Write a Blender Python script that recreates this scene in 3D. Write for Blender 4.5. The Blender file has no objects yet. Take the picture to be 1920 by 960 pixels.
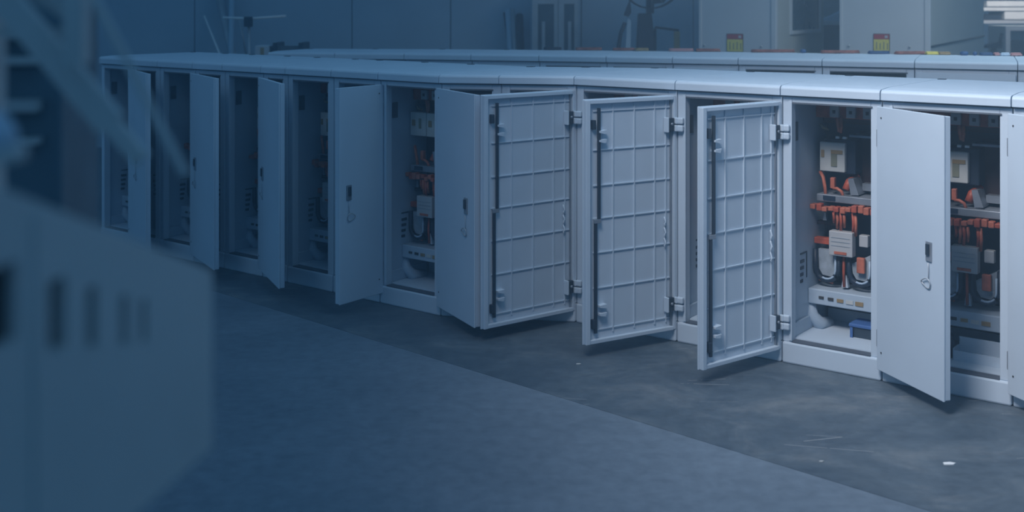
import bpy, bmesh, math, random
from mathutils import Vector
random.seed(7)

# ------------------------------------------------------------------ camera
SC = bpy.context.scene
COL = SC.collection
FPX, CAMH, W0 = 2269.0, 1.95, 1920.0      # focal length in pixels, camera height, frame width
cd = bpy.data.cameras.new('camera'); cam = bpy.data.objects.new('camera', cd); COL.objects.link(cam)
cam.location = (0, 0, CAMH); cam.rotation_euler = (math.pi / 2, 0, 0)
cd.sensor_width = 36.0; cd.lens = FPX / W0 * 36.0
cd.shift_y = -0.25
cd.clip_start = 0.05; cd.clip_end = 200
cd.dof.use_dof = True; cd.dof.focus_distance = 6.8; cd.dof.aperture_fstop = 2.1
SC.camera = cam

# ------------------------------------------------------------------ light
world = bpy.data.worlds.new('blue_ambient'); SC.world = world; world.use_nodes = True  # blue ambient light added to give a blue overlay tint
bg = world.node_tree.nodes['Background']
bg.inputs[0].default_value = (0.16, 0.50, 1.0, 1); bg.inputs[1].default_value = 0.305

def area(name, loc, target, size, size_y, power, color, spread=180):
    l = bpy.data.lights.new(name, 'AREA'); l.shape = 'RECTANGLE'; l.size = size; l.size_y = size_y
    l.energy = power; l.color = color; l.spread = math.radians(spread)
    o = bpy.data.objects.new(name, l); COL.objects.link(o); o.location = loc
    d = Vector(target) - Vector(loc); o.rotation_euler = d.to_track_quat('-Z', 'Y').to_euler()
    return o
area('added_fill_lamp', (-0.2, 3.5, 4.7), (3.5, 6.0, 0.5), 1.6, 1.6, 74, (0.90, 0.93, 1.0), 84)  # unseen lamp added, narrow beam keeps the right end brightest
area('added_fill_lamp', (-4.2, 4.6, 5.2), (-1.2, 8.0, 0.6), 2.4, 2.0, 10, (0.55, 0.80, 1.0), 140)  # weak blue fill added to lift the doors on the left
area('added_fill_lamp', (1.2, 6.0, 5.4), (1.4, 7.8, 0.6), 3.0, 2.0, 27, (0.42, 0.73, 1.0), 130)  # bluish overhead fill added for the middle of the row
area('added_fill_lamp', (5.0, 9.0, 4.8), (4.6, 11.0, 1.0), 2.5, 2.5, 66, (0.70, 0.88, 1.0), 120)  # unseen fill added over the tall shelters
area('added_fill_lamp', (6.9, 15.6, 3.6), (7.2, 17.6, 1.6), 1.2, 0.6, 25, (0.9, 0.96, 1.0), 110)  # extra lamp added to brighten the white boards at top right

SC.view_settings.view_transform = 'Standard'; SC.view_settings.look = 'None'
SC.view_settings.gamma = 1.0; SC.view_settings.use_curve_mapping = False
SC.view_settings.exposure = 0.0
SC.cycles.use_denoising = True

# ------------------------------------------------------------------ materials
def mat(name, col, rough=0.5, metal=0.0, var=0.08, scale=6.0, bump=0.0, emit=None, trans=0.0, spec=0.5):
    m = bpy.data.materials.new(name); m.use_nodes = True
    nt = m.node_tree; b = nt.nodes['Principled BSDF']
    b.inputs['Roughness'].default_value = rough; b.inputs['Metallic'].default_value = metal
    b.inputs['Specular IOR Level'].default_value = spec
    tc = nt.nodes.new('ShaderNodeTexCoord'); nz = nt.nodes.new('ShaderNodeTexNoise')
    nz.inputs['Scale'].default_value = scale; nz.inputs['Detail'].default_value = 5
    nt.links.new(tc.outputs['Object'], nz.inputs['Vector'])
    r = nt.nodes.new('ShaderNodeValToRGB')
    r.color_ramp.elements[0].position = 0.3; r.color_ramp.elements[1].position = 0.7
    r.color_ramp.elements[0].color = [c * (1 - var) for c in col] + [1]
    r.color_ramp.elements[1].color = [min(1, c * (1 + var)) for c in col] + [1]
    nt.links.new(nz.outputs['Fac'], r.inputs['Fac']); nt.links.new(r.outputs['Color'], b.inputs['Base Color'])
    if bump:
        bp = nt.nodes.new('ShaderNodeBump'); bp.inputs['Strength'].default_value = bump; bp.inputs['Distance'].default_value = 0.01
        n2 = nt.nodes.new('ShaderNodeTexNoise'); n2.inputs['Scale'].default_value = scale * 12; n2.inputs['Detail'].default_value = 6
        nt.links.new(tc.outputs['Object'], n2.inputs['Vector'])
        nt.links.new(n2.outputs['Fac'], bp.inputs['Height']); nt.links.new(bp.outputs['Normal'], b.inputs['Normal'])
    if emit:
        b.inputs['Emission Color'].default_value = (*emit[0], 1); b.inputs['Emission Strength'].default_value = emit[1]
    if trans:
        b.inputs['Transmission Weight'].default_value = trans
    return m

M = {}
M['paint'] = mat('light_grey_paint', (0.54, 0.64, 0.74), 0.55, var=0.03, scale=3)
M['paint_in'] = mat('shaded_inner_paint', (0.44, 0.54, 0.64), 0.5, var=0.05, scale=3)  # the light grey paint darkened to put shade on inner parts
M['zinc'] = mat('zinc_sheet', (0.27, 0.31, 0.36), 0.42, 0.35, var=0.18, scale=9)
M['rod'] = mat('blackened_steel', (0.040, 0.060, 0.085), 0.4, 0.3)
M['dark'] = mat('black_plastic', (0.016, 0.030, 0.055), 0.5, var=0.2)
M['darkred'] = mat('dark_red_board', (0.040, 0.020, 0.022), 0.6, var=0.2)
M['seal'] = mat('rubber_seal', (0.09, 0.11, 0.14), 0.7)
M['orange'] = mat('orange_cable', (0.50, 0.145, 0.085), 0.5, var=0.2, scale=30)
M['redbus'] = mat('red_brown_busbar', (0.42, 0.085, 0.045), 0.5, var=0.3, scale=20)
M['module'] = mat('white_module', (0.46, 0.48, 0.50), 0.4, var=0.05)
M['cream'] = mat('pale_box', (0.54, 0.56, 0.55), 0.4, var=0.05)
M['tan'] = mat('tan_print', (0.32, 0.23, 0.12), 0.6, var=0.15)
M['olive'] = mat('olive_print', (0.22, 0.23, 0.17), 0.6, var=0.15)
M['insul'] = mat('quilted_grey_foam', (0.34, 0.40, 0.46), 0.8, var=0.2, scale=25, bump=0.4)
M['palecable'] = mat('pale_blue_cable', (0.45, 0.58, 0.72), 0.4)
M['yellow'] = mat('yellow_sticker', (0.70, 0.60, 0.13), 0.5, var=0.06, scale=15)
M['red'] = mat('red_sticker', (0.40, 0.05, 0.06), 0.5, var=0.06)
M['ink'] = mat('dark_print', (0.05, 0.05, 0.05), 0.6)
M['bluebox'] = mat('blue_plastic', (0.06, 0.14, 0.36), 0.4)
M['bluecloth'] = mat('blue_tape', (0.03, 0.085, 0.20), 0.6, var=0.3)
M['brick'] = mat('dull_red_sleeve', (0.24, 0.095, 0.08), 0.6, var=0.35, scale=30)
M['pink'] = mat('pink_foam', (0.45, 0.24, 0.25), 0.6)
M['wall'] = mat('grey_wall_panel', (0.33, 0.45, 0.56), 0.65, var=0.06, scale=1.2)
M['seam'] = mat('dark_joint', (0.10, 0.13, 0.16), 0.8)
M['shelter'] = mat('pale_shelter_sheet', (0.50, 0.53, 0.57), 0.5, var=0.03, scale=2)
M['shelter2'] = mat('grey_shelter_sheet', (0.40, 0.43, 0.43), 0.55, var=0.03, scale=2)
M['glass'] = mat('dark_glass', (0.05, 0.09, 0.13), 0.08, var=0.1)
M['fan'] = mat('dark_fan_metal', (0.015, 0.028, 0.05), 0.4, 0.2)
M['wood'] = mat('yellow_timber', (0.42, 0.32, 0.16), 0.7, var=0.2, scale=12)
M['steelpole'] = mat('worn_steel', (0.38, 0.43, 0.48), 0.45, 0.4, var=0.1)
M['hood'] = mat('machine_grey_paint', (0.62, 0.62, 0.60), 0.5, var=0.05, scale=5)
M['hooddark'] = mat('dark_slot_cover', (0.03, 0.06, 0.10), 0.6)
M['rackdark'] = mat('dark_cabinet_paint', (0.15, 0.22, 0.26), 0.6, var=0.15)
M['rack'] = mat('galvanised_rack', (0.56, 0.57, 0.56), 0.5, 0.0, var=0.1)
M['keyring'] = mat('chrome_wire', (0.42, 0.46, 0.50), 0.4, 0.2)
M['white'] = mat('plain_white', (0.85, 0.86, 0.86), 0.5, var=0.04)

def floor_mat(name, light):
    m = bpy.data.materials.new(name); m.use_nodes = True; nt = m.node_tree; b = nt.nodes['Principled BSDF']
    N = nt.nodes.new; L = nt.links.new
    tc = N('ShaderNodeTexCoord')
    n1 = N('ShaderNodeTexNoise'); n1.inputs['Scale'].default_value = 0.9 if light else 1.7; n1.inputs['Detail'].default_value = 13; n1.inputs['Roughness'].default_value = 0.60 if light else 0.70
    n1.inputs['Distortion'].default_value = 0.6
    mp = N('ShaderNodeMapping'); mp.inputs['Scale'].default_value = (1.1, 1.4, 1); mp.inputs['Rotation'].default_value = (0, 0, 0.6)
    L(tc.outputs['Object'], mp.inputs['Vector']); L(mp.outputs['Vector'], n1.inputs['Vector'])
    r1 = N('ShaderNodeValToRGB'); e = r1.color_ramp.elements
    if light:
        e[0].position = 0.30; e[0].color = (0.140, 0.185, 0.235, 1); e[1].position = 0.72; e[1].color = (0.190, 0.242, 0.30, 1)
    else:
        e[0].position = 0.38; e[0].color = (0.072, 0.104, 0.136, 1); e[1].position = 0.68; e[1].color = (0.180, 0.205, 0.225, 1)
        x = e.new(0.52); x.color = (0.105, 0.140, 0.172, 1)
    L(n1.outputs['Fac'], r1.inputs['Fac'])
    n2 = N('ShaderNodeTexNoise'); n2.inputs['Scale'].default_value = 14; n2.inputs['Detail'].default_value = 9; n2.inputs['Roughness'].default_value = 0.65
    L(tc.outputs['Object'], n2.inputs['Vector'])
    mx = N('ShaderNodeMix'); mx.data_type = 'RGBA'; mx.blend_type = 'MULTIPLY'; mx.inputs['Factor'].default_value = 0.8
    r2 = N('ShaderNodeValToRGB'); r2.color_ramp.elements[0].position = 0.35; r2.color_ramp.elements[0].color = (0.72, 0.73, 0.74, 1)
    r2.color_ramp.elements[1].position = 0.62; r2.color_ramp.elements[1].color = (1, 1, 1, 1)
    L(n2.outputs['Fac'], r2.inputs['Fac']); L(r1.outputs['Color'], mx.inputs['A']); L(r2.outputs['Color'], mx.inputs['B'])
    # thin pale scratches
    sc = N('ShaderNodeTexVoronoi'); sc.feature = 'DISTANCE_TO_EDGE'; sc.inputs['Scale'].default_value = 1.3
    m3 = N('ShaderNodeMapping'); m3.inputs['Scale'].default_value = (0.5, 3.0, 1); m3.inputs['Rotation'].default_value = (0, 0, -0.5)
    n4 = N('ShaderNodeTexNoise'); n4.inputs['Scale'].default_value = 2.4; n4.inputs['Detail'].default_value = 4
    L(tc.outputs['Object'], n4.inputs['Vector'])
    L(tc.outputs['Object'], m3.inputs['Vector']); L(m3.outputs['Vector'], sc.inputs['Vector'])
    lt = N('ShaderNodeMath'); lt.operation = 'LESS_THAN'; lt.inputs[1].default_value = 0.004; L(sc.outputs['Distance'], lt.inputs[0])
    gt = N('ShaderNodeMath'); gt.operation = 'GREATER_THAN'; gt.inputs[1].default_value = 0.60; L(n4.outputs['Fac'], gt.inputs[0])
    mu = N('ShaderNodeMath'); mu.operation = 'MULTIPLY'; L(lt.outputs[0], mu.inputs[0]); L(gt.outputs[0], mu.inputs[1])
    m4 = N('ShaderNodeMath'); m4.operation = 'MULTIPLY'; m4.inputs[1].default_value = 0.0 if light else 0.55; L(mu.outputs[0], m4.inputs[0])
    mx2 = N('ShaderNodeMix'); mx2.data_type = 'RGBA'; L(m4.outputs[0], mx2.inputs['Factor'])
    L(mx.outputs['Result'], mx2.inputs['A']); mx2.inputs['B'].default_value = (0.42, 0.44, 0.45, 1)
    L(mx2.outputs['Result'], b.inputs['Base Color'])
    rr = N('ShaderNodeMapRange'); rr.inputs['To Min'].default_value = 0.42; rr.inputs['To Max'].default_value = 0.68
    L(n1.outputs['Fac'], rr.inputs['Value']); L(rr.outputs['Result'], b.inputs['Roughness'])
    bp = N('ShaderNodeBump'); bp.inputs['Strength'].default_value = 0.12; bp.inputs['Distance'].default_value = 0.01
    L(n2.outputs['Fac'], bp.inputs['Height']); L(bp.outputs['Normal'], b.inputs['Normal'])
    return m
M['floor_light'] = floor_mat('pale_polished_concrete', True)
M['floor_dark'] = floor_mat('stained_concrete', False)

# ------------------------------------------------------------------ mesh helpers
class F:
    """a local frame: origin o, axes u v w (world vectors)"""
    def __init__(s, o, u=(1, 0, 0), v=(0, 1, 0), w=(0, 0, 1)):
        s.o, s.u, s.v, s.w = Vector(o), Vector(u), Vector(v), Vector(w)
    def p(s, a, b, c): return s.o + s.u * a + s.v * b + s.w * c
WORLD = F((0, 0, 0))

class MB:
    def __init__(s, fr=WORLD): s.fr = fr; s.V = []; s.Fc = []; s.smooth = False
    def box(s, u0, u1, v0, v1, w0, w1):
        n = len(s.V)
        for c in (w0, w1):
            for a, b in ((u0, v0), (u1, v0), (u1, v1), (u0, v1)): s.V.append(s.fr.p(a, b, c))
        for f in ((0, 3, 2, 1), (4, 5, 6, 7), (0, 1, 5, 4), (1, 2, 6, 5), (2, 3, 7, 6), (3, 0, 4, 7)):
            s.Fc.append([n + i for i in f])
        return s
    def prism(s, pts, axis, a0, a1):
        """polygon in the two other axes, extruded along axis ('u','v','w')"""
        n = len(s.V); k = len(pts)
        for a in (a0, a1):
            for x, y in pts:
                s.V.append(s.fr.p(*{'u': (a, x, y), 'v': (x, a, y), 'w': (x, y, a)}[axis]))
        s.Fc.append(list(range(n, n + k))); s.Fc.append(list(range(n + 2 * k - 1, n + k - 1, -1)))
        for i in range(k):
            j = (i + 1) % k; s.Fc.append([n + i, n + j, n + k + j, n + k + i])
        return s
    def tube(s, pts, r, seg=6, closed=False, local=True):
        P = [s.fr.p(*q) if local else Vector(q) for q in pts]; k = len(P); rings = []
        for i in range(k):
            if closed: t = P[(i + 1) % k] - P[i - 1]
            else: t = P[min(i + 1, k - 1)] - P[max(i - 1, 0)]
            t.normalize(); a = Vector((0, 0, 1)) if abs(t.z) < 0.9 else Vector((1, 0, 0))
            x = t.cross(a).normalized(); y = t.cross(x).normalized()
            rr = r[i] if isinstance(r, (list, tuple)) else r
            n = len(s.V); rings.append(n)
            for q in range(seg):
                an = 2 * math.pi * q / seg; s.V.append(P[i] + x * math.cos(an) * rr + y * math.sin(an) * rr)
        for i in range(k if closed else k - 1):
            a, b = rings[i], rings[(i + 1) % k]
            for q in range(seg): s.Fc.append([a + q, a + (q + 1) % seg, b + (q + 1) % seg, b + q])
        if not closed:
            s.Fc.append([rings[0] + q for q in range(seg)][::-1]); s.Fc.append([rings[-1] + q for q in range(seg)])
        s.smooth = True
        return s
    def build(s, name, m, parent=None, bevel=0.0, origin=None):
        o0 = Vector(origin) if origin is not None else (parent_origin(parent) if parent else Vector((0, 0, 0)))
        me = bpy.data.meshes.new(name)
        bm = bmesh.new(); vs = [bm.verts.new(v - o0) for v in s.V]
        for f in s.Fc:
            try: bm.faces.new([vs[i] for i in f])
            except ValueError: pass
        bmesh.ops.recalc_face_normals(bm, faces=bm.faces)
        if bevel:
            bmesh.ops.bevel(bm, geom=[e for e in bm.edges if e.is_manifold and e.calc_face_angle(0) > 0.5], offset=bevel, segments=2, affect='EDGES', profile=0.5)
        bm.to_mesh(me); bm.free()
        me.materials.append(M[m])
        if s.smooth and not bevel:
            for p in me.polygons: p.use_smooth = True
        o = bpy.data.objects.new(name, me); COL.objects.link(o)
        if parent: o.parent = parent
        else: o.location = o0
        return o
def parent_origin(p):
    v = Vector((0, 0, 0))
    while p: v += p.location; p = p.parent
    return v
def root(name, loc, label, cat, group=None):
    o = bpy.data.objects.new(name, None); COL.objects.link(o); o.location = loc; o.empty_display_size = 0.2
    return tag(o, label, cat, group)
def tag(o, label=None, cat=None, group=None, kind=None):
    if label: o['label'] = label
    if cat: o['category'] = cat
    if group: o['group'] = group
    if kind: o['kind'] = kind
    return o

# pixel -> place helpers (frame 1920x960, horizon at the top edge)
def on_floor(x, y, h=0.0):
    d = (CAMH - h) * FPX / y
    return Vector(((x - 960) / FPX * d, d, 0))
def at(x, y, d): return Vector(((x - 960) / FPX * d, d, CAMH - y * d / FPX))
def along(o, d, x):
    """distance t from o along horizontal direction d so that the point projects to pixel column x"""
    k = (x - 960) / FPX
    return (k * o.y - o.x) / (d.x - k * d.y)

# ------------------------------------------------------------------ setting
fl = MB().box(-9, 12, -3, 34, -0.25, -0.006).build('floor', 'seam'); tag(fl, kind='structure')
J0, J1 = on_floor(400, 545), on_floor(1700, 945)
jd = (J1 - J0).normalized(); jn = Vector((-jd.y, jd.x, 0))       # jn points to the cabinets' side
if jn.y < 0: jn = -jn
FF = F(J0, jd, jn)
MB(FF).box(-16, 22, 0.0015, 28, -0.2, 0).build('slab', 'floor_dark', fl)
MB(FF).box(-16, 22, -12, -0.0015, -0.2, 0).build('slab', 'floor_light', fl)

# back wall of sheet panels
wl = MB().box(-9, 2.6, 16.06, 16.2, 0, 5.0).build('wall_back', 'seam'); tag(wl, kind='structure')
ed = [-9, -7.2, -5.6] + [(x - 960) / FPX * 16 for x in (365, 660, 845, 1090, 1300)] + [2.6]
for a, b in zip(ed[:-1], ed[1:]):
    MB().box(a + 0.006, b - 0.006, 16.0, 16.05, 0.0, 5.0).build('panel', 'wall', wl)
wr = MB().box(2.6, 14, 24.0, 24.2, 0, 5.0).build('wall_far', 'wall'); tag(wr, kind='structure')
ws = MB().box(2.6, 2.75, 16.2, 24.0, 0, 5.0).build('wall_return', 'wall'); tag(ws, kind='structure')

# thin haze volume added to lift the blacks, standing in for a blue overlay
hz_m = bpy.data.materials.new('overlay_haze'); hz_m.use_nodes = True; _nt = hz_m.node_tree
_nt.nodes.remove(_nt.nodes['Principled BSDF'])
_vs = _nt.nodes.new('ShaderNodeVolumeScatter'); _vs.inputs['Color'].default_value = (0.55, 0.80, 1.0, 1)
_vs.inputs['Density'].default_value = 0.025; _vs.inputs['Anisotropy'].default_value = 0.0
_nt.links.new(_vs.outputs['Volume'], _nt.nodes['Material Output'].inputs['Volume'])
M['haze'] = hz_m
tag(MB().box(-9.5, 14.5, -3.5, 34.5, -0.3, 5.6).build('haze', 'haze'), 'added thin blue-grey haze standing in for a blue overlay', 'haze', kind='stuff')

# ------------------------------------------------------------------ cabinets
NV = Vector((0.599, 0.801, 0)).normalized()      # depth direction of the front row
H_BASE, H_TOP, H_LID = 0.115, 1.430, 1.497
DEPTH = 1.0

def equipment(fr, ow, par, style, seed, du=0.0, v=0.40):
    """mounted telecom gear inside a cabinet; fr = cabinet frame, ow = cabinet width"""
    rnd = random.Random(seed)
    u0 = 0.045; u1 = ow - 0.045
    eq = MB(fr).box(u0, u1, v + 0.10, v + 0.12, 0.20, 1.38).build('equipment_panel', 'dark', par)
    ub = u0; u0 = u0 + du
    MB(fr).box(u0 + 0.20, u1, v + 0.085, v + 0.0995, 0.90, 1.22).build('inner_board', 'darkred', eq)
    # terminal row at the top
    MB(fr).box(ub - 0.015, u1, v - 0.02, v + 0.0995, 1.292, 1.366).build('busbar', 'redbus', eq, 0.004)
    MB(fr).box(u0 + 0.02, u1, v, v + 0.0995, 1.262, 1.290).build('rail', 'darkred', eq)
    k = 0; a = u0 + 0.075
    while a < u1 - 0.05 and k < 5:
        md = MB(fr).box(a, a + 0.052, v - 0.042, v - 0.0205, 1.298, 1.360).build('terminal_module', 'module', eq, 0.003)
        MB(fr).box(a + 0.018, a + 0.034, v - 0.046, v - 0.0425, 1.320, 1.338).build('button', 'ink', md)
        a += 0.095; k += 1
    MB(fr).tube([(u0 + 0.115 + 0.02 * q * 0.5, v - 0.03 - 0.004 * q, 1.296 - 0.02 * j + 0) if j < 1 else
                 (u0 + 0.115 + 0.01 * q + 0.004 * j, v - 0.03, 1.296 - 0.026 * j) for q in (0,) for j in range(4)], 0.011).build('cable_drop', 'orange', eq)
    MB(fr).tube([(u0 + 0.137, v - 0.03, 1.296), (u0 + 0.141, v - 0.034, 1.25), (u0 + 0.135, v - 0.03, 1.213)], 0.009).build('cable_drop', 'orange', eq)
    MB(fr).tube([(u0 + 0.005, v, 1.25), (u0 + 0.03, v - 0.02, 1.235), (u0 + 0.055, v, 1.222)], 0.008).build('cable_drop', 'tan', eq)
    MB(fr).box(u0 + 0.18, u1, v - 0.02, v + 0.0995, 1.192, 1.204).build('bright_bar', 'zinc', eq)
    if style == 'double':       # two pale boxes side by side
        for q in range(2):
            b = MB(fr).box(u0 - 0.005 + q * 0.145, u0 + 0.135 + q * 0.145, v - 0.06, v + 0.0995, 1.06, 1.215).build('junction_box', 'cream', eq, 0.006)
            MB(fr).box(u0 + 0.015 + q * 0.145, u0 + 0.042 + q * 0.145, v - 0.064, v - 0.0605, 1.125, 1.165).build('print_mark', 'tan', b)
            MB(fr).box(u0 + 0.075 + q * 0.145, u0 + 0.095 + q * 0.145, v - 0.064, v - 0.0605, 1.11, 1.175).build('print_mark', 'olive', b)
    else:
        hs = MB(fr).box(u0 + 0.03, u0 + 0.215, v - 0.02, v + 0.0995, 0.985, 1.175).build('box_housing', 'dark', eq, 0.008)
        b = MB(fr).box(u0 + 0.022, u0 + 0.168, v - 0.055, v - 0.0205, 0.997, 1.160).build('junction_box', 'cream', eq, 0.006)
        MB(fr).box(u0 + 0.090, u0 + 0.156, v - 0.060, v - 0.0555, 1.098, 1.118).build('print_mark', 'tan', b)
        MB(fr).box(u0 + 0.090, u0 + 0.124, v - 0.060, v - 0.0555, 1.028, 1.097).build('print_mark', 'olive', b)
        MB(fr).box(u0 + 0.033, u0 + 0.050, v - 0.060, v - 0.0555, 1.075, 1.115).build('print_mark', 'tan', b)
        for q in range(2):
            MB(fr).box(u0 + 0.105 + 0.04 * q, u0 + 0.125 + 0.042 * q, v - 0.03, v - 0.01, 1.180, 1.192).build('indicator', 'white', eq)
    # orange cables in the middle bay
    MB(fr).tube([(u0 + 0.02, v - 0.04, 0.99), (u0 + 0.045, v - 0.06, 0.965), (u0 + 0.055, v - 0.06, 0.91), (u0 + 0.058, v - 0.05, 0.84)], 0.010).build('cable', 'orange', eq)
    MB(fr).box(u0 + 0.085, u0 + 0.110, v - 0.06, v - 0.03, 0.905, 0.965).build('connector', 'orange', eq, 0.004)
    MB(fr).tube([(u0 + 0.10, v - 0.05, 0.905), (u0 + 0.125, v - 0.06, 0.908), (u0 + 0.15, v - 0.06, 0.895), (u0 + 0.16, v - 0.05, 0.86)], 0.009).build('cable', 'orange', eq)
    MB(fr).tube([(u0 + 0.20, v + 0.05, 0.97), (u0 + 0.175, v - 0.01, 0.94), (u0 + 0.165, v - 0.03, 0.90)], 0.022).build('cable', 'redbus', eq)
    MB(fr).prism([(u0 + 0.185, 0.965), (u0 + 0.215, 0.968), (u0 + 0.245, 0.88), (u0 + 0.20, 0.876)], 'v', v - 0.05, v + 0.06).build('grey_bracket', 'zinc', eq)
    MB(fr).box(u0 + 0.235, u1, v + 0.03, v + 0.0995, 0.895, 0.935).build('grey_bracket', 'zinc', eq)
    # shelf rail and row of orange connectors
    sh = MB(fr).box(ub + 0.015, u1, v - 0.08, v + 0.0995, 0.832, 0.872).build('shelf_rail', 'zinc', eq, 0.004)
    MB(fr).box(u0 + 0.055, u0 + 0.125, v - 0.086, v - 0.0805, 0.842, 0.866).build('socket', 'dark', sh)
    a = ub - 0.012
    for q in range(14):
        if a > u1 - 0.04: break
        h = rnd.uniform(0.024, 0.045); z = 0.792 + rnd.uniform(-0.008, 0.008)
        MB(fr).box(a, a + 0.03, v - 0.10 - rnd.uniform(0, 0.02), v - 0.06, z - 0.006, z + h - 0.008).build('connector', 'orange' if q % 3 != 1 else 'redbus', eq, 0.005)
        a += 0.034
    for q, (du, h0, h1) in enumerate(((0.115, 0.78, 0.72), (0.135, 0.785, 0.69), (0.155, 0.785, 0.675), (0.175, 0.78, 0.70), (0.225, 0.785, 0.67), (0.24, 0.78, 0.66))):
        MB(fr).tube([(u0 + du, v - 0.085, h0), (u0 + du + 0.006, v - 0.09, (h0 + h1) / 2), (u0 + du - 0.004, v - 0.07, h1)], 0.0085).build('cable', 'orange' if q % 2 else 'redbus', eq)
    MB(fr).prism([(u0 + 0.045, 0.765), (u0 + 0.055, 0.765), (u0 + 0.062, 0.722), (u0 + 0.04, 0.722)], 'v', v - 0.05, v - 0.03).build('tag_clip', 'zinc', eq)
    MB(fr).box(u0 - 0.012, u0 + 0.12, v - 0.05, v + 0.0, 0.588, 0.622).build('copper_bar', 'redbus', eq, 0.003)
    MB(fr).box(u0 - 0.012, u0 + 0.12, v - 0.01, v + 0.04, 0.69, 0.708).build('copper_bar', 'darkred', eq, 0.003)
    b2 = MB(fr).box(u0 + 0.098, u0 + 0.232, v - 0.11, v - 0.055, 0.545, 0.680).build('meter_box', 'module', eq, 0.005)
    MB(fr).box(u0 + 0.13, u0 + 0.20, v - 0.115, v - 0.1105, 0.556, 0.570).build('print_mark', 'orange', b2)
    for q in range(3):
        MB(fr).box(u0 + 0.112, u0 + 0.218, v - 0.1125, v - 0.1105, 0.600 + 0.022 * q, 0.603 + 0.022 * q).build('print_line', 'insul', b2)
    MB(fr).box(u0 + 0.25, u0 + 0.30, v - 0.06, v - 0.02, 0.60, 0.665).build('meter_box', 'module', eq, 0.005)
    # bundles of black cable with a pale loop in front of quilted pads
    for q, c0 in enumerate((u0 + 0.068, u0 + 0.262)):
        MB(fr).prism([(c0 - 0.055, 0.50 + 0.06 * (q == 0)), (c0 + 0.05, 0.50 + 0.06), (c0 + 0.045, 0.44), (c0 + 0.02, 0.412), (c0 - 0.03, 0.418), (c0 - 0.05, 0.45)], 'v', v - 0.05, v + 0.02).build('quilted_pad', 'insul', eq)
        arc = [(c0 + 0.068 * math.cos(t), v - 0.06, 0.455 + 0.062 * math.sin(t)) for t in [math.pi + math.pi * i / 8 for i in range(9)]]
        arc = [(c0 - 0.068, v - 0.06, 0.56)] + arc + [(c0 + 0.068, v - 0.06, 0.56)]
        MB(fr).tube(arc, 0.015).build('cable_loop', 'dark', eq)
        arc2 = [(c0 + 0.052 * math.cos(t), v - 0.07, 0.452 + 0.05 * math.sin(t)) for t in [math.pi * 1.35 + math.pi * .65 * i / 6 for i in range(7)]] + [(c0 + 0.052, v - 0.07, 0.53)]
        MB(fr).tube(arc2, 0.006).build('cable_loop', 'palecable', eq)
    MB(fr).tube([(u0 + 0.165, v - 0.06, 0.545), (u0 + 0.168, v - 0.07, 0.46), (u0 + 0.166, v - 0.06, 0.37)], 0.008).build('cable', 'redbus', eq)
    MB(fr).prism([(u0 + 0.158, 0.43), (u0 + 0.178, 0.43), (u0 + 0.186, 0.365), (u0 + 0.15, 0.365)], 'v', v - 0.055, v - 0.03).build('grey_bracket', 'paint', eq)
    MB(fr).box(u0 + 0.245, u0 + 0.29, v - 0.085, v - 0.06, 0.46, 0.545).build('connector', 'orange', eq, 0.005)
    MB(fr).tube([(u0 + 0.015, v - 0.04, 0.385), (u0 + 0.06, v - 0.06, 0.39), (u0 + 0.10, v - 0.05, 0.38)], 0.007).build('cable', 'orange', eq)
    # lower beam
    bm_ = MB(fr).box(ub - 0.014, u1, v - 0.13, v + 0.0995, 0.268, 0.352).build('lower_beam', 'paint_in', eq, 0.006)
    for q in range(5):
        MB(fr).box(u0 + 0.05 + 0.052 * q, u0 + 0.078 + 0.056 * q, v - 0.135, v - 0.1305, 0.302 - 0.002 * q, 0.316).build('sticker', ['ink', 'ink', 'tan', 'cream', 'tan'][q], bm_)
    MB(fr).tube([(u0 - 0.01, v - 0.09, 0.27), (u0 - 0.005, v - 0.10, 0.20), (u0 + 0.03, v - 0.08, 0.15), (u0 + 0.05, v + 0.02, 0.14)], [0.02, 0.036, 0.040, 0.03], 10).build('flexible_duct', 'paint_in', eq)
    MB(fr).box(ub, u1, v + 0.121, v + 0.13, 0.128, 0.30).build('lower_cover', 'paint_in', eq)

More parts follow.
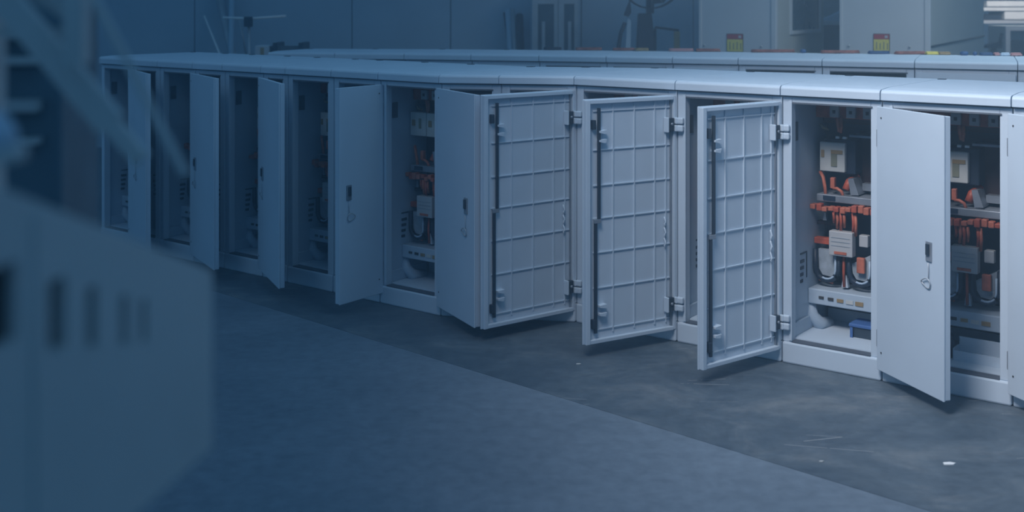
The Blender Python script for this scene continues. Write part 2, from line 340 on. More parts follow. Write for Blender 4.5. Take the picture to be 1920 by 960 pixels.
def make_door(fr, L, par, face, hpos=0.86, hinge_out=True):
    """fr: u from hinge to free edge, v towards the inside when closed"""
    w0, w1 = 0.068, 1.408
    d = MB(fr).box(0.0, L, -0.040, -0.030, w0, w1).build('door', 'paint', par, 0.003)
    MB(fr).box(0.004, 0.024, -0.030, -0.012, w0 + 0.004, w1 - 0.004).box(L - 0.030, L - 0.002, -0.030, 0.0, w0 + 0.004, w1 - 0.004) \
        .box(0.030, L - 0.030, -0.030, -0.004, w0 + 0.004, w0 + 0.026).box(0.030, L - 0.030, -0.030, -0.004, w1 - 0.026, w1 - 0.004).build('door_rim', 'paint', d, 0.003)
    if face == 'in':
        HH = w1 - w0
        MB(fr).box(0.034, 0.040, -0.030, -0.020, w0 + 0.026, w1 - 0.026).build('seal_strip', 'zinc', d)
        for t in (0.05, 0.21, 0.355, 0.49, 0.63, 0.775, 0.945):
            z = w1 - HH * t
            MB(fr).box(0.042, L * 0.90, -0.030, -0.023, z - 0.003, z + 0.003).build('rib', 'paint', d)
        for t in (0.11, 0.235, 0.46, 0.69):
            MB(fr).box(L * t - 0.003, L * t + 0.003, -0.030, -0.0225, w0 + 0.05, w1 - 0.03).build('rib', 'paint', d)
        # latch rods with a crank between the upper and the lower one
        ur = L * 0.87
        MB(fr).box(ur - 0.018, ur - 0.002, -0.018, -0.006, 0.742, w1 - 0.05).build('latch_rod', 'rod', d)
        MB(fr).box(ur + 0.004, ur + 0.020, -0.018, -0.006, w0 + 0.06, 0.735).build('latch_rod', 'rod', d)
        MB(fr).box(ur - 0.020, ur + 0.024, -0.016, -0.003, 0.728, 0.750).build('crank', 'zinc', d, 0.002)
        for z in (w1 - 0.185, w1 - 0.235, w0 + 0.20, w0 + 0.155):
            MB(fr).prism([(ur - 0.055, z + 0.014), (ur - 0.008, z + 0.010), (ur - 0.008, z), (ur - 0.045, z - 0.008)], 'v', -0.030, 0.004).build('rod_guide', 'paint', d)
        for z in (w1 - 0.14, w0 + 0.11):
            MB(fr).box(ur + 0.012, ur + 0.034, -0.030, -0.004, z - 0.026, z + 0.026).build('roller', 'rod', d, 0.004)
        for z in (0.69, 0.63, 0.57):
            MB(fr).tube([(L * 0.135, -0.02, z + 0.03), (L * 0.125, -0.012, z), (L * 0.14, -0.014, z - 0.012), (L * 0.12, -0.016, z - 0.03)], 0.004).build('cord_clip', 'paint', d)
    else:
        uh = L * hpos
        lp = MB(fr).box(uh - 0.022, uh + 0.022, -0.047, -0.0405, 0.705, 0.800).build('lock_plate', 'zinc', d, 0.003)
        MB(fr).box(uh - 0.012, uh + 0.012, -0.056, -0.0475, 0.735, 0.790).build('swing_handle', 'rod', lp, 0.003)
        MB(fr).tube([(uh + 0.002, -0.049, 0.70), (uh + 0.003, -0.047, 0.66), (uh + 0.001, -0.047, 0.615)], 0.0022).build('key_cord', 'keyring', lp)
        ring = [(uh - 0.018 + 0.034 * math.cos(t), -0.048 - 0.004 * math.sin(t), 0.60 + 0.022 * math.sin(t) + 0.006 * math.sin(2 * t)) for t in [2 * math.pi * i / 14 for i in range(14)]]
        MB(fr).tube(ring, 0.003, closed=True).build('key_ring', 'keyring', lp)
        for z in (w1 - 0.06, w0 + 0.09):
            MB(fr).box(0.035, 0.043, -0.0425, -0.0405, z, z + 0.008).build('rivet', 'ink', d)
    return d

def hinges(par, cf, df, L, inside=True):
    """hinge leaves: block on the door, knuckle, arm on the post"""
    for z in (1.245, 0.225):
        if inside:
            h = MB(df).box(0.074, 0.086, -0.025, 0.014, z - 0.046, z + 0.040).build('hinge', 'paint', par, 0.004)
            MB(df).box(0.030, 0.0735, -0.028, 0.004, z - 0.040, z + 0.034).build('hinge_plate', 'rod', h, 0.003)
            MB(df).tube([(0.050, 0.004, z), (0.050, 0.012, z)], 0.009).build('screw', 'zinc', h)
            for s in (-1, 1):
                MB(df).box(0.004, 0.0295, -0.006, 0.018, z - 0.003 + s * 0.0215 - 0.0185, z - 0.003 + s * 0.0215 + 0.0185).build('knuckle', 'paint', h, 0.006)
                MB(cf).box(-0.004, 0.052, -0.034, -0.009, z - 0.003 + s * 0.0215 - 0.0185, z - 0.003 + s * 0.0215 + 0.0185).build('knuckle', 'paint', h, 0.008)
        else:
            MB(df).box(-0.012, 0.006, -0.036, 0.004, z - 0.045, z + 0.045).build('hinge', 'zinc', par, 0.004)

def cabinet(P, Q, label, group, gear=None, seed=0, depth=DEPTH, nv=None, door=None, name='equipment_cabinet', simple=False, gpos=(0.0, 0.40)):
    nv = nv or NV
    P = Vector((P.x, P.y, 0)); Q = Vector((Q.x, Q.y, 0)); U = (Q - P); w = U.length; U = U / w
    fr = F(P, U, nv); r = root(name, P, label, 'cabinet', group)
    g = 0.003; pl, pr = 0.055, 0.060
    MB(fr).box(g, w - g, -0.012, depth - 0.02, 0.0, H_BASE).build('plinth', 'paint', r, 0.010)
    MB(fr).box(g, pl, 0.0, 0.05, H_BASE, H_TOP).build('post', 'paint', r, 0.004)
    MB(fr).box(w - pr, w - g, 0.0, 0.05, H_BASE, H_TOP).build('post', 'paint', r, 0.004)
    MB(fr).box(pl - 0.014, pl + 0.002, -0.008, -0.0005, H_BASE + 0.01, H_TOP - 0.02).build('post_lip', 'paint', r)
    MB(fr).box(pl, w - pr, 0.0, 0.05, 1.400, H_TOP).build('top_rail', 'paint', r, 0.003)
    MB(fr).box(pl - 0.010, w - pr + 0.01, -0.006, -0.0005, 1.394, 1.402).build('seal_strip', 'seal', r)
    MB(fr).box(pl, w - pr, -0.006, 0.05, H_BASE, H_BASE + 0.006).build('sill', 'seal', r)
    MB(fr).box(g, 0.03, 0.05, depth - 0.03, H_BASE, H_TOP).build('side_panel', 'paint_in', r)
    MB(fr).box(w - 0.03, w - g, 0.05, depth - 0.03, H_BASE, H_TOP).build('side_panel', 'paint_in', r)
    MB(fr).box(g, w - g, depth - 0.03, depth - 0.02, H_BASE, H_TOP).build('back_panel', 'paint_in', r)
    MB(fr).box(0.03, w - 0.03, 0.05, depth - 0.03, H_BASE, H_BASE + 0.012).build('floor_panel', 'paint', r)
    MB(fr).box(g + 0.004, w - g - 0.004, -0.004, depth - 0.01, H_TOP + 0.0005, H_TOP + 0.008).build('lid_seal', 'seal', r)
    # lid: rolled front edge, shallow pitch
    prof = [(-0.030, H_TOP + 0.008), (-0.030, H_TOP + 0.046), (-0.024, H_TOP + 0.056), (-0.010, H_TOP + 0.062), (0.10, H_LID + 0.002),
            (depth - 0.06, H_LID), (depth - 0.01, H_LID - 0.012), (depth, H_TOP + 0.04), (depth, H_TOP + 0.008)]
    ld = MB(fr).prism(prof, 'u', 0.0025, w - 0.0025).build('lid', 'paint', r, 0.003)
    MB(fr).box(0.004, 0.045, depth - .12, depth - 0.085, H_LID - 0.002, H_LID + 0.004).build('lid_catch', 'rod', ld)
    if simple:
        cdo = MB(fr).box(0.012, w - 0.012, -0.022, -0.0085, 0.075, 1.405 - 0.022 * (seed % 3)).build('door', 'paint', r, 0.003)
        MB(fr).box(w * .8, w * .8 + 0.05, -0.03, -0.0225, 0.70, 0.80).build('lock_plate', 'zinc', cdo)
        return r, fr, w
    # left inner wall details: cable plate, louvre slots, skirting fold
    MB(fr).box(0.030, 0.036, 0.075, 0.125, 1.185, 1.285).build('strike_plate', 'seal', r)
    sl = MB(fr).box(0.030, 0.034, 0.245, 0.252, 0.415, 0.560).build('louvre', 'rod', r)
    MB(fr).box(0.030, 0.034, 0.165, 0.25, 0.552, 0.560).build('louvre_slot', 'rod', sl)
    for q in range(4):
        MB(fr).box(0.030, 0.034, 0.165, 0.215 - 0.006 * q, 0.505 - 0.036 * q, 0.522 - 0.036 * q).build('louvre_slot', 'rod', sl)
    MB(fr).box(0.030, 0.044, 0.06, 0.40, H_BASE + 0.012, 0.20).build('skirting_fold', 'paint_in', r, 0.004)
    if gear: equipment(fr, w, r, gear, seed, *gpos)
    if door:
        free, L, face, hinge_right, hpos = door
        # hinge pivot sits on the front corner of the post
        hp = fr.p(w - 0.012, -0.008, 0) if hinge_right else fr.p(0.010, -0.008, 0)
        dv = Vector((free.x - hp.x, free.y - hp.y, 0)); L = L or dv.length; dv.normalize()
        inn = Vector((dv.y, -dv.x, 0)) if hinge_right else Vector((-dv.y, dv.x, 0))
        df = F(hp, dv, inn)
        d = make_door(df, L, r, face, hpos)
        hinges(d, fr, df, L, face == 'in')
    return r, fr, w

def lineL(x): return on_floor(x, 452 + 0.22 * (x - 190))
def lineR(x): return on_floor(x, 603 + 0.193 * (x - 1077))
def free(x, y): return on_floor(x, y, 0.068)

sx = [190, 250, 300, 366, 422, 494, 540, 626, 714, 828]
PT = [lineL(x) for x in sx]
A, B = PT[-1], lineR(1081)
PT.append(A + (B - A) * along(A, (B - A), 940))
PT += [lineR(x) for x in (1081, 1270, 1467, 1654, 1899)]
PT.append(PT[-1] + (PT[-1] - PT[-2]).normalized() * 0.62)

G = 'pale grey cabinets of the front row'
specs = [
 # label, gear, door(free point, length, face, hinge right, handle position)
 ('open pale cabinet at the far left end of the front row, no door showing', 'single', None),
 ('pale cabinet with half-open door, second from the far left end of the front row', None, (free(283, 477), None, 'out', False, 0.5)),
 ('open pale cabinet between the two half-open doors farthest to the left', 'single', None),
 ('pale cabinet with half-open door, fourth from the far left end of the front row', None, (free(411, 506), None, 'out', False, 0.25)),
 ('open pale cabinet, fifth from the far left, vents on its dim inner wall', 'single', None),
 ('pale cabinet behind the narrowest half-open door left of centre', None, (free(534, 541), None, 'out', False, 0.25)),
 ('open pale cabinet right of the narrow half-open door, white box half hidden inside', 'single', None),
 ('pale cabinet behind a wide flat door hinged on its right', None, (free(628, 571), None, 'out', True, 0.80)),
 ('open pale cabinet with two white boxes with tan dots inside, left of centre', 'double', None),
 ('pale cabinet whose smooth half-open door meets the first ribbed door', None, (free(901, 614), None, 'out', False, 0.80)),
 ('narrow pale cabinet hidden behind the leftmost ribbed open door', None, None),
 ('pale cabinet swinging the leftmost of the three ribbed open doors', 'single', (free(908, 620), None, 'in', False, 0)),
 ('pale cabinet swinging the middle of the three ribbed open doors', 'single', (free(1099, 650), None, 'in', False, 0)),
 ('pale cabinet with rightmost ribbed open door, blue item on its floor', 'single', (free(1318, 697), None, 'in', False, 0)),
 ('pale cabinet with smooth bright half-open door, orange cables beside the door edge', 'single', (free(1783, 753), None, 'out', False, 0.80)),
 ('pale cabinet cut off by the right edge of the picture', 'single', 'last'),
]
CF = []
for i, (lab, gear, dr) in enumerate(specs):
    if dr == 'last':
        hp = PT[i]; d0 = (free(1783, 753) - PT[i - 1]).normalized()
        dr = (hp + d0 * 0.58, 0.58, 'out', False, 0.8)
    CF.append(cabinet(PT[i], PT[i + 1], lab, G, gear, i, door=dr, gpos=(0.0, 0.30) if i < 10 else ((0.115, 0.40) if i == 14 else (0.0, 0.40))))

# loose things standing on cabinet floors
fr = CF[13][1]
t = root('tool_tray', fr.p(0.34, 0.31, H_BASE + 0.012), 'small blue plastic tray on the cabinet floor beside the bright door', 'tray')
z0 = H_BASE + 0.0125
MB(fr).box(0.285, 0.40, 0.25, 0.37, z0, z0 + 0.055).build('tray_body', 'rod', t, 0.004)
MB(fr).box(0.275, 0.41, 0.24, 0.38, z0 + 0.0555, z0 + 0.075).build('tray_rim', 'bluebox', t, 0.006)
MB(fr).box(0.285, 0.30, 0.236, 0.2395, z0 + 0.0, z0 + 0.055).build('tray_label', 'bluebox', t)
fr = CF[14][1]; w = CF[14][2]
t = root('metal_tray', fr.p(0.3, 0.2, z0), 'white folded sheet metal tray on the cabinet floor right of the bright door', 'tray')
MB(fr).box(0.315, w - 0.05, 0.15, 0.25, z0, z0 + 0.006).box(0.315, w - 0.05, 0.15, 0.156, z0 + 0.006, z0 + 0.05).box(0.315, w - 0.05, 0.244, 0.25, z0 + 0.006, z0 + 0.10).build('tray_body', 'paint', t)
MB(fr).box(0.310, 0.3145, 0.15, 0.25, z0, z0 + 0.06).build('tray_end', 'paint_in', t)
t = root('dark_canister', fr.p(0.262, 0.19, z0), 'dark round canister beside the white tray inside the rightmost open cabinet', 'canister')
cc = fr.p(0.262, 0.19, 0)
MB().tube([(cc.x, cc.y, z0 + a) for a in (0, 0.01, 0.09, 0.10)], [0.036, 0.038, 0.038, 0.034], 14, local=False).build('can_body', 'rod', t)
MB().tube([(cc.x, cc.y, z0 + a) for a in (0.1005, 0.115, 0.12)], [0.040, 0.040, 0.036], 14, local=False).build('can_lid', 'dark', t)

# second row, mostly lids
def row2(x, y): return on_floor(x, y)
R2 = []
knots = [(500, 10.62), (760, 10.45), (1010, 10.15), (1385, 9.62), (1715, 9.12), (2100, 8.55)]
def d2(x):
    for (a, da), (b, db) in zip(knots[:-1], knots[1:]):
        if x <= b: return da + (db - da) * (x - a) / (b - a)
for x in (505, 630, 760, 885, 1012, 1138, 1262, 1385, 1542, 1715, 1908, 2090):
    d = d2(x); R2.append(Vector(((x - 960) / FPX * d, d, 0)))
N2 = Vector((0.36, 0.93, 0)).normalized()
place2 = ['at the far left end of the second row', 'second from the left in the back row', 'third from the left in the back row', 'fourth from the left in the back row',
          'below the rods and the glazed locker', 'just right of the glazed locker', 'below the fan', 'below the left red and yellow sticker',
          'between the two red and yellow stickers', 'below the right red and yellow sticker', 'at the right picture edge of the back row']
for i in range(len(R2) - 1):
    cabinet(R2[i], R2[i + 1], 'pale cabinet lid ' + place2[i], 'pale grey cabinets of the second row', seed=i, depth=0.75 + 0.035 * i, nv=N2, simple=True)

# ------------------------------------------------------------------ tall shelters behind
def shelter(xc, xl, xr, dist, lab, window, stx):
    c = Vector(((xc - 960) / FPX * dist, dist, 0))
    U = Vector((0.86, -0.51, 0)).normalized(); V = Vector((0.51, 0.86, 0)).normalized()
    a = -along(c, -U, xl); b = along(c, V, xr); a = abs(a)
    fr = F(c, U, V); r = root('equipment_shelter', c, lab, 'shelter', 'tall shelters behind the cabinets')
    H = 2.7
    MB(fr).box(-a + 0.03, -0.03, 0.012, 0.03, 0.10, H).build('front_sheet', 'shelter', r)
    MB(fr).box(-a, -a + 0.03, 0, 0.05, 0.10, H).build('corner_post', 'shelter', r, 0.004)
    MB(fr).box(-0.055, 0.0, 0, 0.055, 0.10, H).build('corner_post', 'shelter', r, 0.006)
    MB(fr).box(-a + 0.02, -0.01, 0.02, b - 0.02, 0.0, 0.0995).build('skid', 'rod', r)
    MB(fr).box(-a, 0, 0, b, H, H + 0.06).build('roof', 'shelter', r, 0.01)
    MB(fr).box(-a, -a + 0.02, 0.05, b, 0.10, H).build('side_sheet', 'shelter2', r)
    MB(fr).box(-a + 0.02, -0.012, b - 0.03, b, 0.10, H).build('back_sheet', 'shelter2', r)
    if window:
        v0 = along(c, V, 1483); v1 = along(c, V, 1537)
        zt, zb = 2.5, CAMH - 60 * (dist + 0.3) / FPX
        MB(fr).box(-0.02, -0.004, 0.055, v0, 0.10, H).box(-0.02, -0.004, v1, b - 0.03, 0.10, H).box(-0.02, -0.004, v0, v1, 0.10, zb).box(-0.02, -0.004, v0, v1, zt, H).build('side_sheet', 'shelter2', r)
        wf = MB(fr).box(-0.004, 0.012, v0 - 0.03, v0 + 0.02, zb - 0.03, zt + 0.03).box(-0.004, 0.012, v1 - 0.02, v1 + 0.03, zb - 0.03, zt + 0.03) \
            .box(-0.004, 0.016, v0 + 0.02, v1 - 0.02, zb - 0.03, zb + 0.01).box(-0.004, 0.012, v0 + 0.02, v1 - 0.02, zt - 0.01, zt + 0.03).build('window_frame', 'shelter', r)
        MB(fr).box(-0.015, -0.008, v0, v1, zb, zt).build('pane', 'glass', wf)
    else:
        MB(fr).box(-0.02, -0.004, 0.055, b - 0.03, 0.10, H).build('side_sheet', 'shelter2', r)
        MB(fr).tube([(0.006, 0.03, CAMH - 87 * dist / FPX), (0.008, b * 0.5, CAMH - 82 * (dist + 0.4) / FPX), (0.006, b - 0.04, CAMH - 76 * (dist + .9) / FPX)], 0.008).build('cable', 'rod', r)
    # warning sticker: red head, yellow field, dark lines of print
    u0 = -along(c, -U, stx - 15); u1 = -along(c, -U, stx + 16)
    dd = (c + U * u0).y
    zt, zm, zb = [CAMH - q * dd / FPX for q in (63, 73, 96)]
    st = MB(fr).box(u0, u1, 0.006, 0.0115, zb, zt).build('warning_sticker', 'ink', r)
    MB(fr).box(u0 + .006, u1 - .006, 0.003, 0.0055, zm, zt - .006).build('sticker_head', 'red', st)
    MB(fr).box(u0 + .006, u1 - .006, 0.003, 0.0055, zb, zm - .003).build('sticker_field', 'yellow', st)
    MB(fr).box(u1 - 0.05, u1 - 0.02, 0.001, 0.0028, zm + .012, zt - .018).build('sticker_symbol', 'module', st)
    for q in range(4):
        uu = u0 + (u1 - u0) * (0.18 + 0.22 * q)
        MB(fr).box(uu, uu + 0.010, 0.001, 0.0028, zb + 0.02, zm - 0.03 - 0.012 * (q % 2)).build('sticker_print', 'olive', st)
    for q, uu in enumerate((u1 + 0.2, u0 - 0.25)):
        if -a + .05 < uu < -0.08: MB(fr).tube([(uu, 0.008, zt - 0.13), (uu, 0.0, zt - 0.13)], 0.012).build('bolt', 'module', r)
shelter(1455, 1310, 1546, 12.6, 'tall pale shelter with a dark side window and a red and yellow sticker', True, 1377)
shelter(1744, 1574, 1846, 12.2, 'tall pale shelter with plain grey side and a thin cable along it', False, 1652)

# ------------------------------------------------------------------ things along the back wall
def px_box(mb, x0, x1, y0, y1, d, t):
    a, b = at(x0, y1, d), at(x1, y0, d)
    return mb.box(a.x, b.x, d, d + t, a.z, b.z)
FLOOR_Y = lambda d: CAMH * FPX / d

# glazed locker
D = 15.2; t = root('glazed_locker', on_floor(1040, FLOOR_Y(D)), 'grey glazed locker against the wall right of the bundle of rods', 'locker')
a, b = at(996, 0, D).x, at(1086, 0, D).x
MB().box(a, b, D + .02, D + 0.5, 0.0, 0.12).build('plinth', 'rod', t)
MB().box(a, a + 0.02, D + .02, D + 0.5, 0.12, 2.05).box(b - 0.02, b, D + .02, D + 0.5, 0.12, 2.05).box(a + .02, b - .02, D + .46, D + .5, 0.12, 2.05).build('carcass', 'wall', t)
MB().box(a - 0.01, b + 0.01, D, D + 0.51, 2.05, 2.12).build('cornice', 'steelpole', t, 0.006)
for x0, x1 in ((998, 1046), (1047, 1084)):
    p, q = at(x0, 0, D).x, at(x1, 0, D).x
    dd = MB().box(p, p + 0.07, D - .02, D + 0.015, 0.13, 2.02).box(q - 0.05, q, D - .02, D + 0.015, 0.13, 2.02).box(p + .07, q - .05, D - .02, D + 0.015, 1.90, 2.02).box(p + .07, q - .05, D - .02, D + .015, 0.13, 0.9).build('door', 'steelpole', t)
    MB().box(p + .07, q - .05, D - .005, D, 0.9, 1.90).build('pane', 'glass', dd)
    MB().box(p + .12, p + .16, D - .03, D - .006, 0.95, 1.68).build('door_bar', 'steelpole', dd)
# rods leaning
lb = ['darkest rod of the leaning bundle, leftmost one', 'thick pale tube in the leaning bundle', 'pale rod second from the right in the leaning bundle', 'short dark rod rightmost in the leaning bundle']
for k, (x0, y0, x1, y1, rr, m) in enumerate(((946, 24, 955, 95, .018, 'fan'), (953, 20, 958, 95, .045, 'wall'), (961, 18, 966, 95, .03, 'steelpole'), (974, 30, 976, 95, .05, 'fan'))):
    D = 15.58 - .11 * k; p = at(x0, y0, 15.94 - .04 * k); q = at(x1, y1, D + .1); q = q + (q - p) * ((0.0 - q.z) / (q.z - p.z)) * 0.97
    o = MB().tube([tuple(q), tuple((p + q) / 2), tuple(p)], rr, 10, local=False).build('leaning_rod', m, origin=q)
    tag(o, lb[k], 'rod', 'rods leaning left of the glazed locker')
# drum fan on a dark stand
D = 13.4; bx = at(1205, 0, D).x; t = root('pedestal_fan', (bx, D, 0), 'dark pedestal fan with round wire guard in front of the wall', 'fan')
hub = at(1222, -42, D)
for rr, yy in ((0.34, 0.0), (0.34, 0.16), (0.20, -0.02)):
    MB().tube([(hub.x + rr * math.cos(2 * math.pi * i / 36), D + yy, hub.z + rr * math.sin(2 * math.pi * i / 36)) for i in range(36)], 0.008, 6, True, False).build('guard_ring', 'fan', t)
for i in range(16):
    an = 2 * math.pi * i / 16
    MB().tube([(hub.x + .05 * math.cos(an), D - .03, hub.z + .05 * math.sin(an)), (hub.x + .22 * math.cos(an), D - .03, hub.z + .22 * math.sin(an)), (hub.x + .34 * math.cos(an), D, hub.z + .34 * math.sin(an))], 0.003, 4, local=False).build('guard_wire', 'steelpole', t)
for i in range(4):
    an = math.pi / 2 * i + .4; cs, sn = math.cos(an), math.sin(an)
    fb = F((hub.x, D + .07, hub.z), (cs, 0, sn), (0, 1, 0), (-sn, 0, cs))
    MB(fb).prism([(.04, -.04), (.28, -.10), (.31, .02), (.28, .09), (.04, .04)], 'v', -.006, .006).build('blade', 'fan', t)
MB().tube([(hub.x, D + a, hub.z) for a in (-.03, .0, .22, .26)], [.04, .06, .08, .05], 14, local=False).build('motor', 'fan', t)
MB().prism([(at(1186, 0, D).x, 0.15), (at(1250, 0, D).x, 0.15), (at(1224, 0, D).x, 1.80), (at(1200, 0, D).x, 1.80)], 'v', D + .08, D + .26).build('stand', 'fan', t, 0.01)
MB().box(hub.x - .04, hub.x + .04, D + .12, D + .22, 1.8005, hub.z - .06).build('neck', 'fan', t)
MB().box(bx - .35, bx + .35, D - .1, D + .4, 0, 0.1495).build('base', 'fan', t, 0.02)
q0 = at(1180, 20, D); MB().prism([(at(1170, 0, D).x, q0.z - .05), (at(1182, 0, D).x, q0.z + .13), (at(1184, 0, D).x, q0.z - .02), (at(1179, 0, D).x, q0.z - .07)], 'v', D + .02, D + .07).build('control_box', 'dark', t)
MB().tube([tuple(at(1172, 42, D)), tuple(at(1164, 62, D)), tuple(at(1159, 92, D)), tuple(at(1157, 130, D))], 0.022, 8, local=False).build('hose', 'dark', t)
MB().prism([(at(1178, 0, D).x, 1.75), (at(1185, 0, D).x, 1.72), (at(1180, 0, D).x, 0.15), (at(1162, 0, D).x, 0.15)], 'v', D + .10, D + .2).build('stand_highlight', 'wall', t)  # pale wedge put in as the diagonal highlight beside the stand
# low frame with a yellow timber post
D = 13.9; t = root('timber_frame', on_floor(1250, FLOOR_Y(D)), 'thin dark rail on a yellow timber post beside the fan', 'frame')
p, q = at(1228, 51, D), at(1273, 57, D)
MB().tube([tuple(p), tuple(q)], 0.016, 6, local=False).build('rail', 'fan', t)
MB().box(at(1264, 0, D).x, at(1274, 0, D).x, D - .03, D + .03, 0, q.z - .012).build('post', 'wood', t)
MB().box(p.x - .015, p.x + .015, D - .015, D + .015, 0, p.z - .01).build('post', 'fan', t)
# left: leaning poles, a stand and boxes
lb = ['thick pale pole leaning by the wall, left of the light stand', 'upright slim pole behind the thick leaning pole', 'thin pale rod leaning farthest to the left']
for k, (x0, y0, x1, y1, rr, m) in enumerate(((408, -20, 436, 104, .055, 'steelpole'), (435, -20, 433, 104, .035, 'wall'), (383, 30, 413, 104, .012, 'white'))):
    D = 15.5 - .16 * k; p = at(x0, y0, 15.92 - .1 * k); q = at(x1, y1, D + .1); q = q + (q - p) * ((0.0 - q.z) / (q.z - p.z)) * .97
    o = MB().tube([tuple(q), tuple((p + q) / 2), tuple(p)], rr, 10, local=False).build('leaning_pole', m, origin=q)
    tag(o, lb[k], 'pole', 'poles leaning on the wall at the left')
D = 14.6; t = root('light_stand', on_floor(467, FLOOR_Y(D)), 'slim tripod stand with a long crossbar near the leaning poles', 'stand')
c = at(467, 36, D)
MB().tube([(c.x, D, 0.25), (c.x, D, c.z)], 0.022, 8, local=False).build('column', 'steelpole', t)
MB().tube([tuple(at(418, 33, D)), tuple(at(470, 35, D)), tuple(at(536, 30, D))], 0.016, 6, local=False).build('crossbar', 'white', t)
MB().box(c.x - .05, c.x + .05, D - .06, D - .0235, c.z - .09, c.z + .03).build('clamp', 'fan', t)
for an in (0.4, 2.5, 4.6):
    MB().tube([(c.x, D, 0.75), (c.x + .45 * math.cos(an), D + .45 * math.sin(an), 0.0)], 0.014, 6, local=False).build('leg', 'steelpole', t)
MB().tube([tuple(at(449, 36, D)), tuple(at(462, 104, D))], 0.012, 6, local=False).build('brace', 'steelpole', t)
D = 13.2; t = root('cardboard_carton', on_floor(490, FLOOR_Y(D)), 'pale carton right of the light stand, just above the cabinet tops', 'carton')
a, b = at(478, 0, D).x, at(505, 0, D).x; z = at(0, 86, D).z
MB().box(a, b, D, D + .3, 0, z).build('carton_body', 'shelter', t, .005); MB().box((a + b) / 2 - .02, (a + b) / 2 + .02, D - .003, D - .0005, 0.1, z - .02).build('carton_tape', 'tan', t)
t = root('wooden_crate', on_floor(540, FLOOR_Y(D)), 'dark slatted crate beside the pale carton behind the cabinets', 'crate')
a, b = at(512, 0, D).x, at(569, 0, D).x; z = at(0, 82, D).z
for k in range(6):
    MB().box(a + .03, b - .03, D, D + .02, .05 + .24 * k, min(z, .05 + .24 * k + .2)).build('slat', 'seam', t)
for p in (a, b - .05): MB().box(p, p + .05, D - .02, D + .4, 0, z + .01).build('corner_post', 'rod', t)

# right: white boards standing in for far bright ceiling bands, cupboard with dark screen
D = 17.5; t = root('bright_band_boards', on_floor(1890, FLOOR_Y(D)), 'white boards standing in for bright ceiling bands beyond the right shelter', 'shelving')
a, b = at(1838, 0, D).x, at(1990, 0, D).x
for y0, y1, m in ((38, 44, 'shelter'), (14, 20, 'white'), (-14, -9, 'white')):
    MB().box(a, b, D, D + .7, at(0, y1, D).z, at(0, y0, D).z).build('band_board', m, t)
for p in (a, b - .05): MB().box(p, p + .05, D + .05, D + .65, 0, 2.5).build('upright', 'steelpole', t)
lb = ['broad white slab standing in for the lower bright ceiling band', 'thin white slab standing in for the upper bright ceiling band']
for k, (x0, x1, y0, y1) in enumerate(((1883, 1960, 22, 37), (1850, 1930, 2, 13))):
    p, q = at(x0, y1, D), at(x1, y0, D)
    o = MB().box(p.x, q.x, D - .01, D + .6, p.z + .008, q.z).build('bright_band_slab', 'white', origin=(p.x, D, p.z + .008)); tag(o, lb[k], 'sheets')
p, q = at(1848, 37.9, D), at(1879, 27, D)
o = MB().box(p.x, q.x, D + .05, D + .5, p.z + .004, q.z).build('dark_box', 'dark', origin=(p.x, D, p.z)); tag(o, 'dark flat box on the lower white board by the shelter', 'box')
p, q = at(1884, 3, D), at(1925, 0.5, D)
D = 16.0; t = root('control_cupboard', on_floor(1900, FLOOR_Y(D)), 'grey cupboard with a dark screen at the right picture edge', 'cupboard')
a, b = at(1886, 0, D).x, at(1985, 0, D).x; z = at(0, 49, D).z
MB().box(a, b, D + .03, D + .6, 0, z).build('cupboard_body', 'shelter2', t, .006)
MB().box(a, a + .06, D, D + .0295, .05, z).box(a + .06, b, D, D + .0295, z - .06, z).build('screen_bezel', 'shelter', t)
MB().box(a + .06, b, D + .012, D + .0295, at(0, 75, D).z, z - .06).build('screen', 'glass', t)
MB().box(a + .06, b, D + .005, D + .0295, .05, at(0, 76, D).z).build('lower_panel', 'rod', t)
D = 15.4; t = root('office_chair', on_floor(1862, FLOOR_Y(D)), 'dark office chair back between the shelter and the cupboard', 'chair')
MB().prism([(at(1848, 0, D).x, at(0, 90, D).z), (at(1880, 0, D).x, at(0, 90, D).z), (at(1880, 0, D).x, at(0, 77, D).z), (at(1864, 0, D).x, at(0, 80, D).z), (at(1850, 0, D).x, at(0, 84, D).z)], 'v', D, D + .08).build('backrest', 'dark', t, .008)
MB().tube([tuple(at(1875, 80, D)), tuple(at(1878, 62, D))], .02, 6, local=False).build('arm', 'dark', t)
xx = at(1864, 0, D).x
MB().box(xx - .22, xx + .22, D - .45, D - .01, .45, .53).build('seat', 'dark', t, .02)
MB().tube([(xx, D - .2, .06), (xx, D - .2, .4495)], .03, 8, local=False).build('column', 'dark', t)
MB().box(xx - .03, xx + .03, D + .0, D + .03, .5, at(0, 90.5, D).z).build('back_bar', 'dark', t)
for k in range(5):
    an = 2 * math.pi * k / 5
    MB().tube([(xx, D - .2, .07), (xx + .28 * math.cos(an), D - .2 + .28 * math.sin(an), .02)], .02, 6, local=False).build('foot', 'dark', t)
# seen through the gap between the shelters
D = 15.0; t = root('tool_cupboard', on_floor(1560, FLOOR_Y(D)), 'dark cupboard with a pale ledge in the gap between the two shelters', 'cupboard')
a, b = at(1535, 0, D).x, at(1590, 0, D).x
MB().box(a, b, D + .02, D + .5, 0, at(0, 47, D).z).build('cupboard_body', 'glass', t, .005)
MB().box(a - .02, b + .02, D, D + .52, at(0, 46.9, D).z, at(0, 39, D).z).build('ledge', 'shelter', t, .004)
MB().box(a, b, D + .3, D + .5, at(0, 38.8, D).z, 2.3).build('upper_case', 'rackdark', t)
MB().prism([(a + .05, at(0, 38.8, D).z), (b - .03, at(0, 38.8, D).z), (b - .03, at(0, 20, D).z), (a + .2, at(0, 30, D).z)], 'v', D + .1, D + .28).build('draped_cover', 'wall', t)

